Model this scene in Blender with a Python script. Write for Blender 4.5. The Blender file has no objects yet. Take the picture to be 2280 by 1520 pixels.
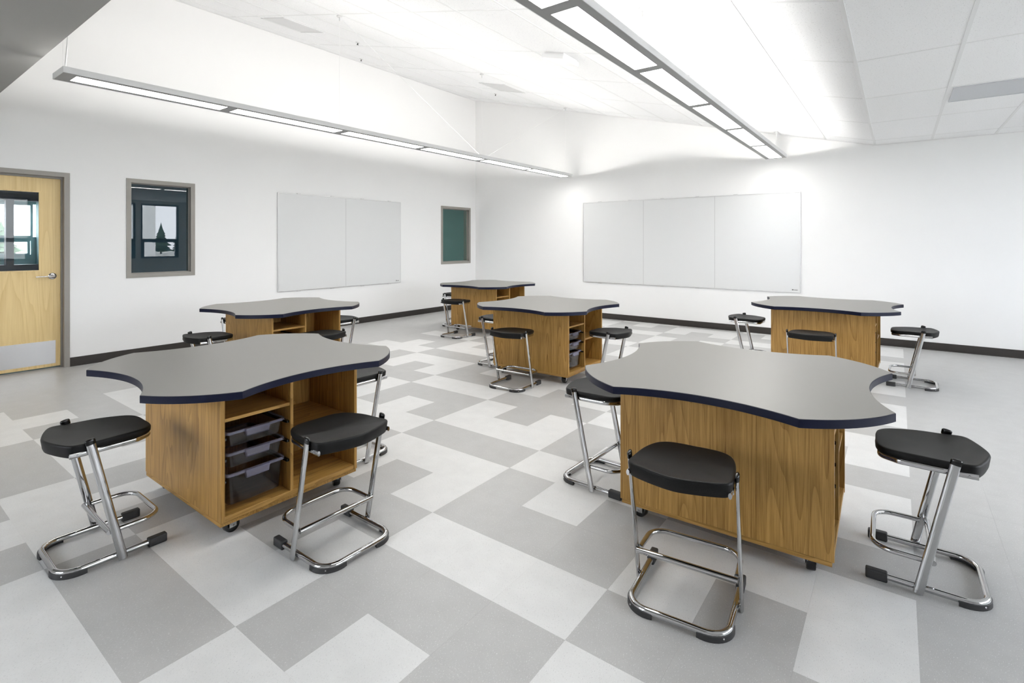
import bpy, math, random
from mathutils import Vector, Matrix
random.seed(7)
SC = bpy.context.scene
COL = SC.collection
PI = math.pi

# ------------------------------------------------------------------ camera
IMG_W, IMG_H = 2280.0, 1520.0
F_PX, HORIZON, YAW, CAM_H = 1149.87, 540.95, 0.641736, 1.403
cam = bpy.data.cameras.new('camera')
cam.sensor_fit = 'HORIZONTAL'; cam.sensor_width = 36.0
cam.lens = 36.0 * F_PX / IMG_W
cam.shift_y = (HORIZON - IMG_H / 2) / IMG_W
cam.clip_start = 0.05; cam.clip_end = 300
cam_o = bpy.data.objects.new('camera', cam)
cam_o.location = (0, 0, CAM_H); cam_o.rotation_euler = (PI / 2, 0, YAW)
COL.objects.link(cam_o)
SC.camera = cam_o

# ------------------------------------------------------------------ world, light levels, exposure
SKY = 8.8
LENS = 12.5
TUBE = 112.0
EXPOSURE = 0.66
w = bpy.data.worlds.new('overcast_sky'); SC.world = w; w.use_nodes = True
bgn = w.node_tree.nodes['Background']
bgn.inputs[0].default_value = (0.89, 0.93, 1.0, 1); bgn.inputs[1].default_value = SKY
SC.view_settings.view_transform = 'Standard'
SC.view_settings.look = 'None'
SC.view_settings.exposure = EXPOSURE
SC.view_settings.gamma = 1.0
SC.view_settings.use_curve_mapping = False
SC.cycles.use_denoising = True
SC.cycles.use_adaptive_sampling = True
SC.cycles.adaptive_threshold = 0.015
SC.cycles.max_bounces = 10
SC.cycles.diffuse_bounces = 6
SC.cycles.transparent_max_bounces = 12
SC.cycles.caustics_reflective = False
SC.cycles.caustics_refractive = False
SC.cycles.sample_clamp_indirect = 8.0

# ------------------------------------------------------------------ materials
def srgb(r, g, b):
    f = lambda c: (c / 255 / 12.92) if c / 255 <= 0.04045 else ((c / 255 + 0.055) / 1.055) ** 2.4
    return (f(r), f(g), f(b), 1)

MATS = {}
def mat(name):
    m = bpy.data.materials.new(name); m.use_nodes = True
    nt = m.node_tree; b = nt.nodes['Principled BSDF']
    MATS[name] = m
    return m, nt, b

def plain(name, col, rough=0.5, metal=0.0, spec=0.5, noise=0.0, nscale=20.0, bump=0.0, bscale=200.0):
    m, nt, b = mat(name)
    b.inputs['Base Color'].default_value = col
    b.inputs['Roughness'].default_value = rough
    b.inputs['Metallic'].default_value = metal
    b.inputs['Specular IOR Level'].default_value = spec
    tc = nt.nodes.new('ShaderNodeTexCoord')
    if noise:
        n = nt.nodes.new('ShaderNodeTexNoise'); n.inputs['Scale'].default_value = nscale; n.inputs['Detail'].default_value = 4
        nt.links.new(tc.outputs['Object'], n.inputs['Vector'])
        mx = nt.nodes.new('ShaderNodeMix'); mx.data_type = 'RGBA'
        mx.inputs[6].default_value = tuple(c * (1 - noise) for c in col[:3]) + (1,)
        mx.inputs[7].default_value = tuple(min(1, c * (1 + noise)) for c in col[:3]) + (1,)
        nt.links.new(n.outputs['Fac'], mx.inputs[0]); nt.links.new(mx.outputs[2], b.inputs['Base Color'])
    if bump:
        n2 = nt.nodes.new('ShaderNodeTexNoise'); n2.inputs['Scale'].default_value = bscale; n2.inputs['Detail'].default_value = 3
        nt.links.new(tc.outputs['Object'], n2.inputs['Vector'])
        bp = nt.nodes.new('ShaderNodeBump'); bp.inputs['Strength'].default_value = bump; bp.inputs['Distance'].default_value = 0.002
        nt.links.new(n2.outputs['Fac'], bp.inputs['Height']); nt.links.new(bp.outputs['Normal'], b.inputs['Normal'])
    return m

def emis(name, col, strength):
    m = bpy.data.materials.new(name); m.use_nodes = True; nt = m.node_tree
    nt.nodes.remove(nt.nodes['Principled BSDF'])
    e = nt.nodes.new('ShaderNodeEmission'); e.inputs[0].default_value = col; e.inputs[1].default_value = strength
    nt.links.new(e.outputs[0], nt.nodes['Material Output'].inputs['Surface'])
    MATS[name] = m; return m

def wood(name, light, dark, axis, rough=0.42, ring=7.0, fibre=0.5, contrast=1.0):
    """grain running along axis (0 x, 1 y, 2 z) of the object"""
    m, nt, b = mat(name)
    tc = nt.nodes.new('ShaderNodeTexCoord'); oi = nt.nodes.new('ShaderNodeObjectInfo')
    mul = nt.nodes.new('ShaderNodeVectorMath'); mul.operation = 'SCALE'
    cmb = nt.nodes.new('ShaderNodeCombineXYZ')
    for i in range(3): nt.links.new(oi.outputs['Random'], cmb.inputs[i])
    nt.links.new(cmb.outputs[0], mul.inputs[0]); mul.inputs['Scale'].default_value = 3.7
    add = nt.nodes.new('ShaderNodeVectorMath'); add.operation = 'ADD'
    nt.links.new(tc.outputs['Object'], add.inputs[0]); nt.links.new(mul.outputs[0], add.inputs[1])
    def mapped(across, along):
        mp = nt.nodes.new('ShaderNodeMapping'); s = [across] * 3; s[axis] = along
        mp.inputs['Scale'].default_value = s; nt.links.new(add.outputs[0], mp.inputs['Vector']); return mp
    # broad cathedral figure
    mp1 = mapped(1.0, 0.07)
    nz = nt.nodes.new('ShaderNodeTexNoise'); nz.inputs['Scale'].default_value = 3.6; nz.inputs['Detail'].default_value = 2; nz.inputs['Roughness'].default_value = 0.45
    nt.links.new(mp1.outputs[0], nz.inputs['Vector'])
    m1 = nt.nodes.new('ShaderNodeMath'); m1.operation = 'MULTIPLY'; m1.inputs[1].default_value = ring * 6.0
    nt.links.new(nz.outputs['Fac'], m1.inputs[0])
    fr = nt.nodes.new('ShaderNodeMath'); fr.operation = 'FRACT'; nt.links.new(m1.outputs[0], fr.inputs[0])
    pw = nt.nodes.new('ShaderNodeMath'); pw.operation = 'POWER'; pw.inputs[1].default_value = 2.2; nt.links.new(fr.outputs[0], pw.inputs[0])
    # fine fibre
    mp2 = mapped(170.0, 4.0)
    n2 = nt.nodes.new('ShaderNodeTexNoise'); n2.inputs['Scale'].default_value = 1.0; n2.inputs['Detail'].default_value = 5; n2.inputs['Roughness'].default_value = 0.7
    nt.links.new(mp2.outputs[0], n2.inputs['Vector'])
    r2 = nt.nodes.new('ShaderNodeMapRange'); r2.inputs[1].default_value = 0.38; r2.inputs[2].default_value = 0.68
    nt.links.new(n2.outputs['Fac'], r2.inputs[0])
    mp3 = mapped(30.0, 1.2)
    n3 = nt.nodes.new('ShaderNodeTexNoise'); n3.inputs['Scale'].default_value = 1.0; n3.inputs['Detail'].default_value = 3
    nt.links.new(mp3.outputs[0], n3.inputs['Vector'])
    r3 = nt.nodes.new('ShaderNodeMapRange'); r3.inputs[1].default_value = 0.35; r3.inputs[2].default_value = 0.7
    nt.links.new(n3.outputs['Fac'], r3.inputs[0])
    a = nt.nodes.new('ShaderNodeMath'); a.operation = 'MULTIPLY_ADD'; a.inputs[1].default_value = fibre
    nt.links.new(r2.outputs[0], a.inputs[0])
    a0 = nt.nodes.new('ShaderNodeMath'); a0.operation = 'MULTIPLY'; a0.inputs[1].default_value = 0.34; nt.links.new(pw.outputs[0], a0.inputs[0])
    nt.links.new(a0.outputs[0], a.inputs[2])
    a2 = nt.nodes.new('ShaderNodeMath'); a2.operation = 'MULTIPLY_ADD'; a2.inputs[1].default_value = 0.25
    nt.links.new(r3.outputs[0], a2.inputs[0]); nt.links.new(a.outputs[0], a2.inputs[2])
    a3 = nt.nodes.new('ShaderNodeMath'); a3.operation = 'MULTIPLY'; a3.use_clamp = True; a3.inputs[1].default_value = contrast
    nt.links.new(a2.outputs[0], a3.inputs[0])
    mx = nt.nodes.new('ShaderNodeMix'); mx.data_type = 'RGBA'
    mx.inputs[6].default_value = light; mx.inputs[7].default_value = dark
    nt.links.new(a3.outputs[0], mx.inputs[0]); nt.links.new(mx.outputs[2], b.inputs['Base Color'])
    b.inputs['Roughness'].default_value = rough; b.inputs['Specular IOR Level'].default_value = 0.35
    return m

def lino(name, base, fleck, fleck2):
    m, nt, b = mat(name)
    g = nt.nodes.new('ShaderNodeNewGeometry')
    def specks(scale, stretch, lo, hi, rot, detail=2.0):
        mp = nt.nodes.new('ShaderNodeMapping'); mp.inputs['Scale'].default_value = (scale, scale * stretch, 1)
        mp.inputs['Rotation'].default_value = (0, 0, rot)
        nt.links.new(g.outputs['Position'], mp.inputs['Vector'])
        n = nt.nodes.new('ShaderNodeTexNoise'); n.inputs['Scale'].default_value = 1.0; n.inputs['Detail'].default_value = detail
        nt.links.new(mp.outputs[0], n.inputs['Vector'])
        r = nt.nodes.new('ShaderNodeMapRange'); r.inputs[1].default_value = lo; r.inputs[2].default_value = hi
        nt.links.new(n.outputs['Fac'], r.inputs[0]); return r
    s1 = specks(430, 0.30, 0.635, 0.70, 0.6); s2 = specks(380, 0.34, 0.64, 0.71, -0.5); s3 = specks(9, 1, 0.3, 0.7, 0, 4)
    m0 = nt.nodes.new('ShaderNodeMix'); m0.data_type = 'RGBA'
    m0.inputs[6].default_value = tuple(c * 0.965 for c in base[:3]) + (1,); m0.inputs[7].default_value = tuple(c * 1.035 for c in base[:3]) + (1,)
    nt.links.new(s3.outputs[0], m0.inputs[0])
    m1 = nt.nodes.new('ShaderNodeMix'); m1.data_type = 'RGBA'; nt.links.new(s1.outputs[0], m1.inputs[0])
    nt.links.new(m0.outputs[2], m1.inputs[6]); m1.inputs[7].default_value = fleck
    m2 = nt.nodes.new('ShaderNodeMix'); m2.data_type = 'RGBA'; nt.links.new(s2.outputs[0], m2.inputs[0])
    nt.links.new(m1.outputs[2], m2.inputs[6]); m2.inputs[7].default_value = fleck2
    nt.links.new(m2.outputs[2], b.inputs['Base Color'])
    b.inputs['Roughness'].default_value = 0.36; b.inputs['Specular IOR Level'].default_value = 0.42
    return m

def glass_mat(name, tint, refl_boost=0.0, rough=0.0):
    """thin pane: transparent body with a fresnel mirror reflection"""
    m = bpy.data.materials.new(name); m.use_nodes = True; nt = m.node_tree
    nt.nodes.remove(nt.nodes['Principled BSDF'])
    tr = nt.nodes.new('ShaderNodeBsdfTransparent'); tr.inputs[0].default_value = tint
    gl = nt.nodes.new('ShaderNodeBsdfGlossy'); gl.inputs['Roughness'].default_value = rough
    fr = nt.nodes.new('ShaderNodeFresnel'); fr.inputs[0].default_value = 1.5
    ad = nt.nodes.new('ShaderNodeMath'); ad.operation = 'ADD'; ad.use_clamp = True; ad.inputs[1].default_value = refl_boost
    nt.links.new(fr.outputs[0], ad.inputs[0])
    # reflect at the outer face only: the inner face of a thin pane would otherwise turn into a total mirror
    ge = nt.nodes.new('ShaderNodeNewGeometry'); inv = nt.nodes.new('ShaderNodeMath'); inv.operation = 'SUBTRACT'; inv.inputs[0].default_value = 1.0
    nt.links.new(ge.outputs['Backfacing'], inv.inputs[1])
    fm_ = nt.nodes.new('ShaderNodeMath'); fm_.operation = 'MULTIPLY'
    nt.links.new(ad.outputs[0], fm_.inputs[0]); nt.links.new(inv.outputs[0], fm_.inputs[1])
    mx = nt.nodes.new('ShaderNodeMixShader')
    nt.links.new(fm_.outputs[0], mx.inputs[0]); nt.links.new(tr.outputs[0], mx.inputs[1]); nt.links.new(gl.outputs[0], mx.inputs[2])
    nt.links.new(mx.outputs[0], nt.nodes['Material Output'].inputs['Surface'])
    MATS[name] = m; return m

def tile_acoustic(name):
    m, nt, b = mat(name)
    g = nt.nodes.new('ShaderNodeNewGeometry')
    n = nt.nodes.new('ShaderNodeTexNoise'); n.inputs['Scale'].default_value = 140; n.inputs['Detail'].default_value = 3
    nt.links.new(g.outputs['Position'], n.inputs['Vector'])
    r = nt.nodes.new('ShaderNodeMapRange'); r.inputs[1].default_value = 0.62; r.inputs[2].default_value = 0.72
    nt.links.new(n.outputs['Fac'], r.inputs[0])
    mx = nt.nodes.new('ShaderNodeMix'); mx.data_type = 'RGBA'
    mx.inputs[6].default_value = (0.91, 0.91, 0.915, 1); mx.inputs[7].default_value = (0.56, 0.56, 0.57, 1)
    nt.links.new(r.outputs[0], mx.inputs[0]); nt.links.new(mx.outputs[2], b.inputs['Base Color'])
    b.inputs['Roughness'].default_value = 0.9; b.inputs['Specular IOR Level'].default_value = 0.1
    return m

plain('wall_paint', (0.86, 0.857, 0.852, 1), 0.75, spec=0.2, noise=0.008, nscale=2.0, bump=0.05, bscale=350)
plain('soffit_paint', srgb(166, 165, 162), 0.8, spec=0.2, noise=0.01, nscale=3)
tile_acoustic('acoustic_tile')
plain('tee_paint', (0.80, 0.80, 0.80, 1), 0.5)
lino('lino_light', (0.71, 0.708, 0.70, 1), (0.46, 0.46, 0.455, 1), (0.80, 0.80, 0.79, 1))
lino('lino_grey', (0.47, 0.467, 0.46, 1), (0.72, 0.72, 0.71, 1), (0.38, 0.38, 0.38, 1))
plain('screed', (0.44, 0.44, 0.435, 1), 0.8)
plain('rubber_base', srgb(46, 42, 39), 0.55, noise=0.05, nscale=8)
plain('steel_frame', srgb(146, 142, 136), 0.42, spec=0.5, noise=0.02, nscale=12)
plain('slate_frame', srgb(70, 80, 92), 0.4)
plain('pale_teal_paint', srgb(190, 214, 216), 0.7)
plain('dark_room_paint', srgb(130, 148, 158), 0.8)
plain('store_end_paint', srgb(150, 182, 178), 0.7)
plain('dark_room_panel', srgb(120, 140, 118), 0.8)
MAPLE = dict(light=srgb(238, 212, 156), dark=srgb(206, 172, 112))
wood('maple', MAPLE['light'], MAPLE['dark'], 2, 0.38, ring=2.4, fibre=0.28, contrast=0.9)
OAK_L, OAK_D = srgb(190, 149, 82), srgb(114, 77, 29)
for ax in (0, 1, 2): wood('oak_%d' % ax, OAK_L, OAK_D, ax, 0.42)
plain('laminate_grey', srgb(128, 126, 121), 0.36, spec=0.38, noise=0.02, nscale=6)
plain('navy_edge', srgb(5, 12, 38), 0.42, spec=0.28)
plain('seat_black', srgb(9, 9, 9), 0.46, spec=0.24, bump=0.4, bscale=500)
plain('gloss_black', srgb(10, 10, 11), 0.18)
plain('rubber_grey', srgb(48, 48, 49), 0.6)
plain('chrome', (0.54, 0.54, 0.545, 1), 0.06, metal=1.0)
plain('steel_brushed', (0.72, 0.72, 0.73, 1), 0.27, metal=1.0, noise=0.04, nscale=40)
plain('board_white', (0.71, 0.715, 0.715, 1), 0.25, spec=0.45)
plain('aluminium', (0.66, 0.66, 0.66, 1), 0.35, metal=0.7)
plain('print_grey', srgb(110, 110, 110), 0.5)
plain('fixture_white', (0.70, 0.70, 0.70, 1), 0.4)
plain('fixture_face', srgb(158, 158, 158), 0.5)
emis('lens_glow', (1.0, 0.985, 0.95, 1), LENS)
emis('tube_glow', (1.0, 0.985, 0.955, 1), TUBE)
plain('white_plastic', (0.82, 0.82, 0.82, 1), 0.4)
plain('vent_grey', srgb(196, 198, 202), 0.5, noise=0.03, nscale=60)
plain('vent_white', (0.70, 0.70, 0.70, 1), 0.6, noise=0.03, nscale=60)
plain('joint_grey', srgb(186, 186, 186), 0.5)
plain('dark_hole', (0.02, 0.02, 0.02, 1), 0.9)
glass_mat('pane_mirror', (0.62, 0.72, 0.76, 1), 0.035)
glass_mat('pane_teal', (0.84, 0.95, 0.93, 1), -0.012)
glass_mat('pane_clear', (0.95, 0.955, 0.955, 1), 0.0)
glass_mat('tray_plastic', (0.78, 0.76, 0.81, 1), 0.03, 0.12)
glass_mat('tray_plastic_rim', (0.55, 0.55, 0.66, 1), 0.05, 0.18)
_nt = MATS['tray_plastic_rim'].node_tree
_d = _nt.nodes.new('ShaderNodeBsdfDiffuse'); _d.inputs[0].default_value = srgb(176, 172, 196)
_m = _nt.nodes.new('ShaderNodeMixShader'); _m.inputs[0].default_value = 0.28
_src = [n for n in _nt.nodes if n.type == 'MIX_SHADER' and n is not _m][0]
_nt.links.new(_src.outputs[0], _m.inputs[1]); _nt.links.new(_d.outputs[0], _m.inputs[2]); _nt.links.new(_m.outputs[0], _nt.nodes['Material Output'].inputs['Surface'])
plain('paving', srgb(186, 186, 180), 0.9, noise=0.1, nscale=1)
plain('neighbour_white', srgb(232, 232, 230), 0.8)
plain('conifer', srgb(44, 62, 44), 0.9, noise=0.3, nscale=3)
plain('bark', srgb(70, 55, 42), 0.9, noise=0.2, nscale=6)

# ------------------------------------------------------------------ mesh helpers
class MB:
    def __init__(s): s.v = []; s.f = []
    def box(s, x0, x1, y0, y1, z0, z1):
        n = len(s.v)
        s.v += [(x0,y0,z0),(x1,y0,z0),(x1,y1,z0),(x0,y1,z0),(x0,y0,z1),(x1,y0,z1),(x1,y1,z1),(x0,y1,z1)]
        s.f += [[n+i for i in q] for q in ((0,3,2,1),(4,5,6,7),(0,1,5,4),(1,2,6,5),(2,3,7,6),(3,0,4,7))]
        return s
    def prism(s, pts, z0, z1, top=True, bottom=True):
        n = len(s.v); k = len(pts)
        s.v += [(p[0], p[1], z0) for p in pts] + [(p[0], p[1], z1) for p in pts]
        for i in range(k):
            j = (i + 1) % k; s.f.append([n+i, n+j, n+k+j, n+k+i])
        if top: s.f.append([n+k+i for i in range(k)])
        if bottom: s.f.append([n+i for i in range(k-1, -1, -1)])
        return s
    def tube(s, path, ru, rv=None, seg=14, up=(0, 0, 1), caps=True, square=False):
        """sweep an ellipse (ru across, rv along 'up') along a path"""
        rv = ru if rv is None else rv
        path = [Vector(p) for p in path]; n0 = len(s.v); up = Vector(up)
        prev = None
        for i, p in enumerate(path):
            if i == 0: t = path[1] - path[0]
            elif i == len(path) - 1: t = path[-1] - path[-2]
            else: t = (path[i+1] - p).normalized() + (p - path[i-1]).normalized()
            t.normalize()
            a = t.cross(up)
            if a.length < 1e-4: a = t.cross(Vector((0, 1, 0))) if prev is None else prev
            a.normalize(); prev = a; b = a.cross(t).normalized()
            for k in range(seg):
                th = 2 * PI * k / seg
                s.v.append(tuple(p + a * (ru * math.cos(th)) + b * (rv * math.sin(th))))
        m = len(path)
        for i in range(m - 1):
            for k in range(seg):
                k2 = (k + 1) % seg
                s.f.append([n0+i*seg+k, n0+i*seg+k2, n0+(i+1)*seg+k2, n0+(i+1)*seg+k])
        if caps:
            s.f.append([n0+k for k in range(seg-1, -1, -1)]); s.f.append([n0+(m-1)*seg+k for k in range(seg)])
        return s
    def lathe(s, prof, c=(0,0,0), axis=2, seg=20):
        """profile [(r, h)] revolved about axis"""
        n0 = len(s.v)
        for r, h in prof:
            for k in range(seg):
                th = 2 * PI * k / seg; q = [0, 0, 0]
                q[axis] = h; q[(axis+1) % 3] = r * math.cos(th); q[(axis+2) % 3] = r * math.sin(th)
                s.v.append((q[0]+c[0], q[1]+c[1], q[2]+c[2]))
        for i in range(len(prof) - 1):
            for k in range(seg):
                k2 = (k + 1) % seg
                s.f.append([n0+i*seg+k, n0+i*seg+k2, n0+(i+1)*seg+k2, n0+(i+1)*seg+k])
        s.f.append([n0+k for k in range(seg-1, -1, -1)]); s.f.append([n0+(len(prof)-1)*seg+k for k in range(seg)])
        return s
    def mesh(s, name, smooth=None):
        me = bpy.data.meshes.new(name); me.from_pydata(s.v, [], s.f); me.update()
        import bmesh
        bm = bmesh.new(); bm.from_mesh(me); bmesh.ops.recalc_face_normals(bm, faces=bm.faces); bm.to_mesh(me); bm.free()
        if smooth is not None:
            me.polygons.foreach_set('use_smooth', [True] * len(me.polygons))
            me.set_sharp_from_angle(angle=math.radians(smooth))
        return me
    def build(s, name, material, parent=None, smooth=None, bevel=0.0, segs=2):
        return link(name, s.mesh(name, smooth), material, parent, bevel, segs)

def link(name, me, material=None, parent=None, bevel=0.0, segs=2):
    if material and not me.materials: me.materials.append(MATS[material])
    o = bpy.data.objects.new(name, me); COL.objects.link(o)
    if parent: o.parent = parent
    if bevel:
        md = o.modifiers.new('bevel', 'BEVEL'); md.width = bevel; md.segments = segs; md.limit_method = 'ANGLE'; md.angle_limit = math.radians(40)
    return o
def empty(name, loc=(0,0,0), rz=0.0):
    o = bpy.data.objects.new(name, None); COL.objects.link(o); o.location = loc; o.rotation_euler = (0,0,rz); o.empty_display_size = 0.1
    return o
def tag(o, label, cat, group=None):
    o['label'] = label; o['category'] = cat
    if group: o['group'] = group
    return o
def struct(o): o['kind'] = 'structure'; return o
def copy_tree(o, parent=None):
    c = o.copy(); COL.objects.link(c); c.parent = parent
    for ch in list(o.children): copy_tree(ch, c)
    return c
def fillet(pts, r, n=7, closed=False):
    out = []; P = [Vector(p) for p in pts]; k = len(P)
    for i, p in enumerate(P):
        if not closed and i in (0, k - 1): out.append(tuple(p)); continue
        a, b = P[i-1], P[(i+1) % k]
        u, v = (a - p).normalized(), (b - p).normalized()
        ang = u.angle(v); d = min(r / math.tan(ang / 2), (a-p).length * .49, (b-p).length * .49)
        rr = d * math.tan(ang / 2); c = p + (u + v).normalized() * (rr / math.sin(ang / 2))
        s, e = p + u * d - c, p + v * d - c
        tot = s.angle(e)
        for j in range(n + 1):
            t = j / n
            q = (s * math.sin((1-t)*tot) + e * math.sin(t*tot)) / math.sin(tot) if tot > 1e-4 else s
            out.append(tuple(c + q))
    return out

# ------------------------------------------------------------------ room dimensions
XL, YB, XR, YN = -7.546, 8.74, 4.0, -2.6
ZF, XF, SLOPE = 2.755, -0.255, 0.249       # flat ceiling height, fold line, pitch
YS = 0.967                                  # edge of the lowered soffit
T = 0.3333
def zc(x): return ZF + SLOPE * (XF - x) if x < XF else ZF

# ------------------------------------------------------------------ walls
DOOR = (0.68, 1.694, 2.197)
WIN1 = (2.231, 2.998, 0.974, 2.196)
WIN2 = (7.652, 8.564, 0.964, 2.173)
TH = 0.16
b = MB(); zt = 4.85
def wall_cols(b, edges, x0, x1):
    for (y0, y1, holes) in edges:
        z = 0.0
        for (h0, h1) in holes:
            if h0 > z: b.box(x0, x1, y0, y1, z, h0)
            z = h1
        b.box(x0, x1, y0, y1, z, zt)
wall_cols(b, [(YN, DOOR[0], []), (DOOR[0], DOOR[1], [(0, DOOR[2])]), (DOOR[1], WIN1[0], []), (WIN1[0], WIN1[1], [WIN1[2:]]),
              (WIN1[1], WIN2[0], []), (WIN2[0], WIN2[1], [WIN2[2:]]), (WIN2[1], YB + TH, [])], XL - TH, XL)
wall_left = struct(b.build('wall_left', 'wall_paint'))
wall_far = struct(MB().box(XL, XR + .15, YB, YB + TH, 0, zt).build('wall_far', 'wall_paint'))
b = MB(); xp = XL; BACK = [-4.4, -3.18]
for xb_ in BACK:
    b.box(xp, xb_, YN - TH, YN, 0, zt); b.box(xb_, xb_+1.08, YN - TH, YN, 0, .92).box(xb_, xb_+1.08, YN - TH, YN, 2.66, zt); xp = xb_+1.08
b.box(xp, XR + .15, YN - TH, YN, 0, zt)
wall_back = struct(b.build('wall_back', 'wall_paint'))
for i, xb_ in enumerate(BACK):
    f = MB(); y0_, y1_ = YN-.10, YN-.03; x1_ = xb_+1.08; fw = .05
    f.box(xb_, xb_+fw, y0_, y1_, .92, 2.66).box(x1_-fw, x1_, y0_, y1_, .92, 2.66).box(xb_+fw, x1_-fw, y0_, y1_, 2.61, 2.66).box(xb_+fw, x1_-fw, y0_, y1_, .92, .97).box(xb_+fw, x1_-fw, y0_, y1_, 1.43, 1.54)
    wo = struct(f.build('window_%d' % (i + 11), 'slate_frame'))
    MB().box(xb_+fw, x1_-fw, y0_+.03, y0_+.036, 1.54, 2.61).build('pane', 'pane_clear', wo)
    MB().box(xb_+fw, x1_-fw, y0_+.03, y0_+.036, .97, 1.43).build('pane', 'pane_clear', wo)
# right wall with a row of daylight windows (seen mirrored in the borrowed light)
bays = [6.07 - 1.22 * i for i in range(5)]
BW = 1.08
b = MB(); ys = YN
cols = []
prev = YN
for y0 in sorted(bays):
    cols.append((prev, y0, [])); cols.append((y0, y0 + BW, [(0.92, 2.66)])); prev = y0 + BW
cols.append((prev, YB, []))
zt_keep = zt; zt = ZF + 0.25
wall_cols(b, cols, XR, XR + .15)
zt = zt_keep
wall_right = struct(b.build('wall_right', 'wall_paint'))
for i, y0 in enumerate(sorted(bays)):
    f = MB(); x0, x1 = XR + .03, XR + .10; y1 = y0 + BW; fw = .05
    f.box(x0, x1, y0, y0+fw, .92, 2.66).box(x0, x1, y1-fw, y1, .92, 2.66).box(x0, x1, y0+fw, y1-fw, 2.61, 2.66).box(x0, x1, y0+fw, y1-fw, .92, .97)
    f.box(x0, x1, y0+fw, y1-fw, 1.43, 1.54).box(x0, x1, y0+fw, y0+fw+.05, .97, 1.43).box(x0, x1, y1-fw-.05, y1-fw, .97, 1.43)
    wo = struct(f.build('window_%d' % (i + 5), 'slate_frame'))
    MB().box(x0+.03, x0+.036, y0+fw, y1-fw, 1.54, 2.61).build('pane', 'pane_clear', wo)
    MB().box(x0+.03, x0+.036, y0+fw+.05, y1-fw-.05, .97, 1.43).build('pane', 'pane_clear', wo)

# ------------------------------------------------------------------ floor and its tiles
floor = struct(MB().box(XL - .1, XR + .1, YN - .1, YB + .1, -0.12, -0.002).build('floor', 'screed'))
GU, GV = 5.7245, 5.828
def cell_light(i, j):
    if j < -12 or j >= 6: return False
    even = (j // 3) % 2 == 0; r = i % 3; band = (i // 3) % 2 == 0; mid = j % 3 == 1
    if r == 2: return even
    base = not even
    notch_row = 1 if (even == band) else 0
    if mid and r == notch_row: return not base
    return base
def to_px(x, y, z):
    d = -x * math.sin(YAW) + y * math.cos(YAW); X = x * math.cos(YAW) + y * math.sin(YAW)
    if d < 0.3: return None
    return IMG_W/2 + F_PX * X / d, HORIZON + F_PX * (CAM_H - z) / d, d
cells = []
for i in range(-26, 21):
    for j in range(-20, 19):
        x0, x1 = (j - GV) * T, (j + 1 - GV) * T; y0, y1 = (i + GU) * T, (i + 1 + GU) * T
        x0, x1 = max(x0, XL), min(x1, XR); y0, y1 = max(y0, YN), min(y1, YB)
        if x1 - x0 < .004 or y1 - y0 < .004: continue
        p = to_px((x0+x1)/2, (y0+y1)/2, 0)
        inn = p is not None and -40 < p[0] < IMG_W + 40 and p[1] < IMG_H + 60
        full = x1 - x0 > T * .99 and y1 - y0 > T * .99
        cells.append((p[2] if inn else 1e6, i, j, x0, x1, y0, y1, full, inn))
cells.sort(key=lambda c: c[0])
gap = 0.00012
tm = {}
for lit in (True, False):
    h = T / 2 - gap
    me = MB().box(-h, h, -h, h, -0.002, 0).mesh('floor_tile'); me.materials.append(MATS['lino_light' if lit else 'lino_grey']); tm[lit] = me
rest = {True: MB(), False: MB()}
cnt = 0
for d, i, j, x0, x1, y0, y1, full, inn in cells:
    lit = cell_light(i, j)
    if inn and full and cnt < 300:
        o = bpy.data.objects.new('floor_tile', tm[lit]); COL.objects.link(o); o.parent = floor
        o.location = ((x0+x1)/2, (y0+y1)/2, 0); cnt += 1
    else:
        rest[lit].box(x0+gap, x1-gap, y0+gap, y1-gap, -0.002, 0)
for lit in (True, False):
    o = rest[lit].build('floor_tile_field', 'lino_light' if lit else 'lino_grey', floor); o['kind'] = 'stuff'

# ------------------------------------------------------------------ ceiling
phi = math.atan(SLOPE)
c = MB()
n = len(c.v)
zl = zc(XL) + .03
c.v += [(XL-.1, YN, zl+.025), (XF, YN, ZF+.03), (XF, YB+.1, ZF+.03), (XL-.1, YB+.1, zl+.025), (XL-.1, YN, zl+.25), (XF, YN, ZF+.25), (XF, YB+.1, ZF+.25), (XL-.1, YB+.1, zl+.25)]
c.f += [[n+i for i in q] for q in ((0,3,2,1),(4,5,6,7),(0,1,5,4),(1,2,6,5),(2,3,7,6),(3,0,4,7))]
c.box(XF, XR+.15, YN, YB+.1, ZF+.03, ZF+.25)
ceiling = struct(c.build('ceiling', 'dark_hole'))
PX = 0.583
xs = [XF - PX * k for k in range(13)] + [XL]
yl = [3.415 + 1.23 * k for k in range(-2, 5)]; yl[0] = YS; yl.append(YB)
g = 0.004
cache = {}
def tile_mesh(wd, ln):
    key = (round(wd, 3), round(ln, 3))
    if key not in cache:
        me = MB().box(-wd/2, wd/2, -ln/2, ln/2, 0.003, 0.02).mesh('ceiling_tile'); me.materials.append(MATS['acoustic_tile']); cache[key] = me
    return cache[key]
for k in range(len(xs) - 1):
    xa, xb = xs[k+1], xs[k]; xm = (xa + xb) / 2
    for r in range(len(yl) - 1):
        ya, yb = yl[r], yl[r+1]
        o = link('ceiling_tile', tile_mesh((xb-xa)/math.cos(phi) - g, yb-ya-g), None, ceiling)
        o.location = (xm, (ya+yb)/2, zc(xm)); o.rotation_euler = (0, phi, 0)
fx = [XF + .612 * k for k in range(7)] + [XR]
fy = [YN, -1.505, -0.275] + yl
for k in range(len(fx) - 1):
    xa, xb = fx[k], fx[k+1]
    for r in range(len(fy) - 1):
        ya, yb = fy[r], fy[r+1]
        o = link('ceiling_tile', tile_mesh(xb-xa-g, yb-ya-g), None, ceiling); o.location = ((xa+xb)/2, (ya+yb)/2, ZF)
TW = 0.012
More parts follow.
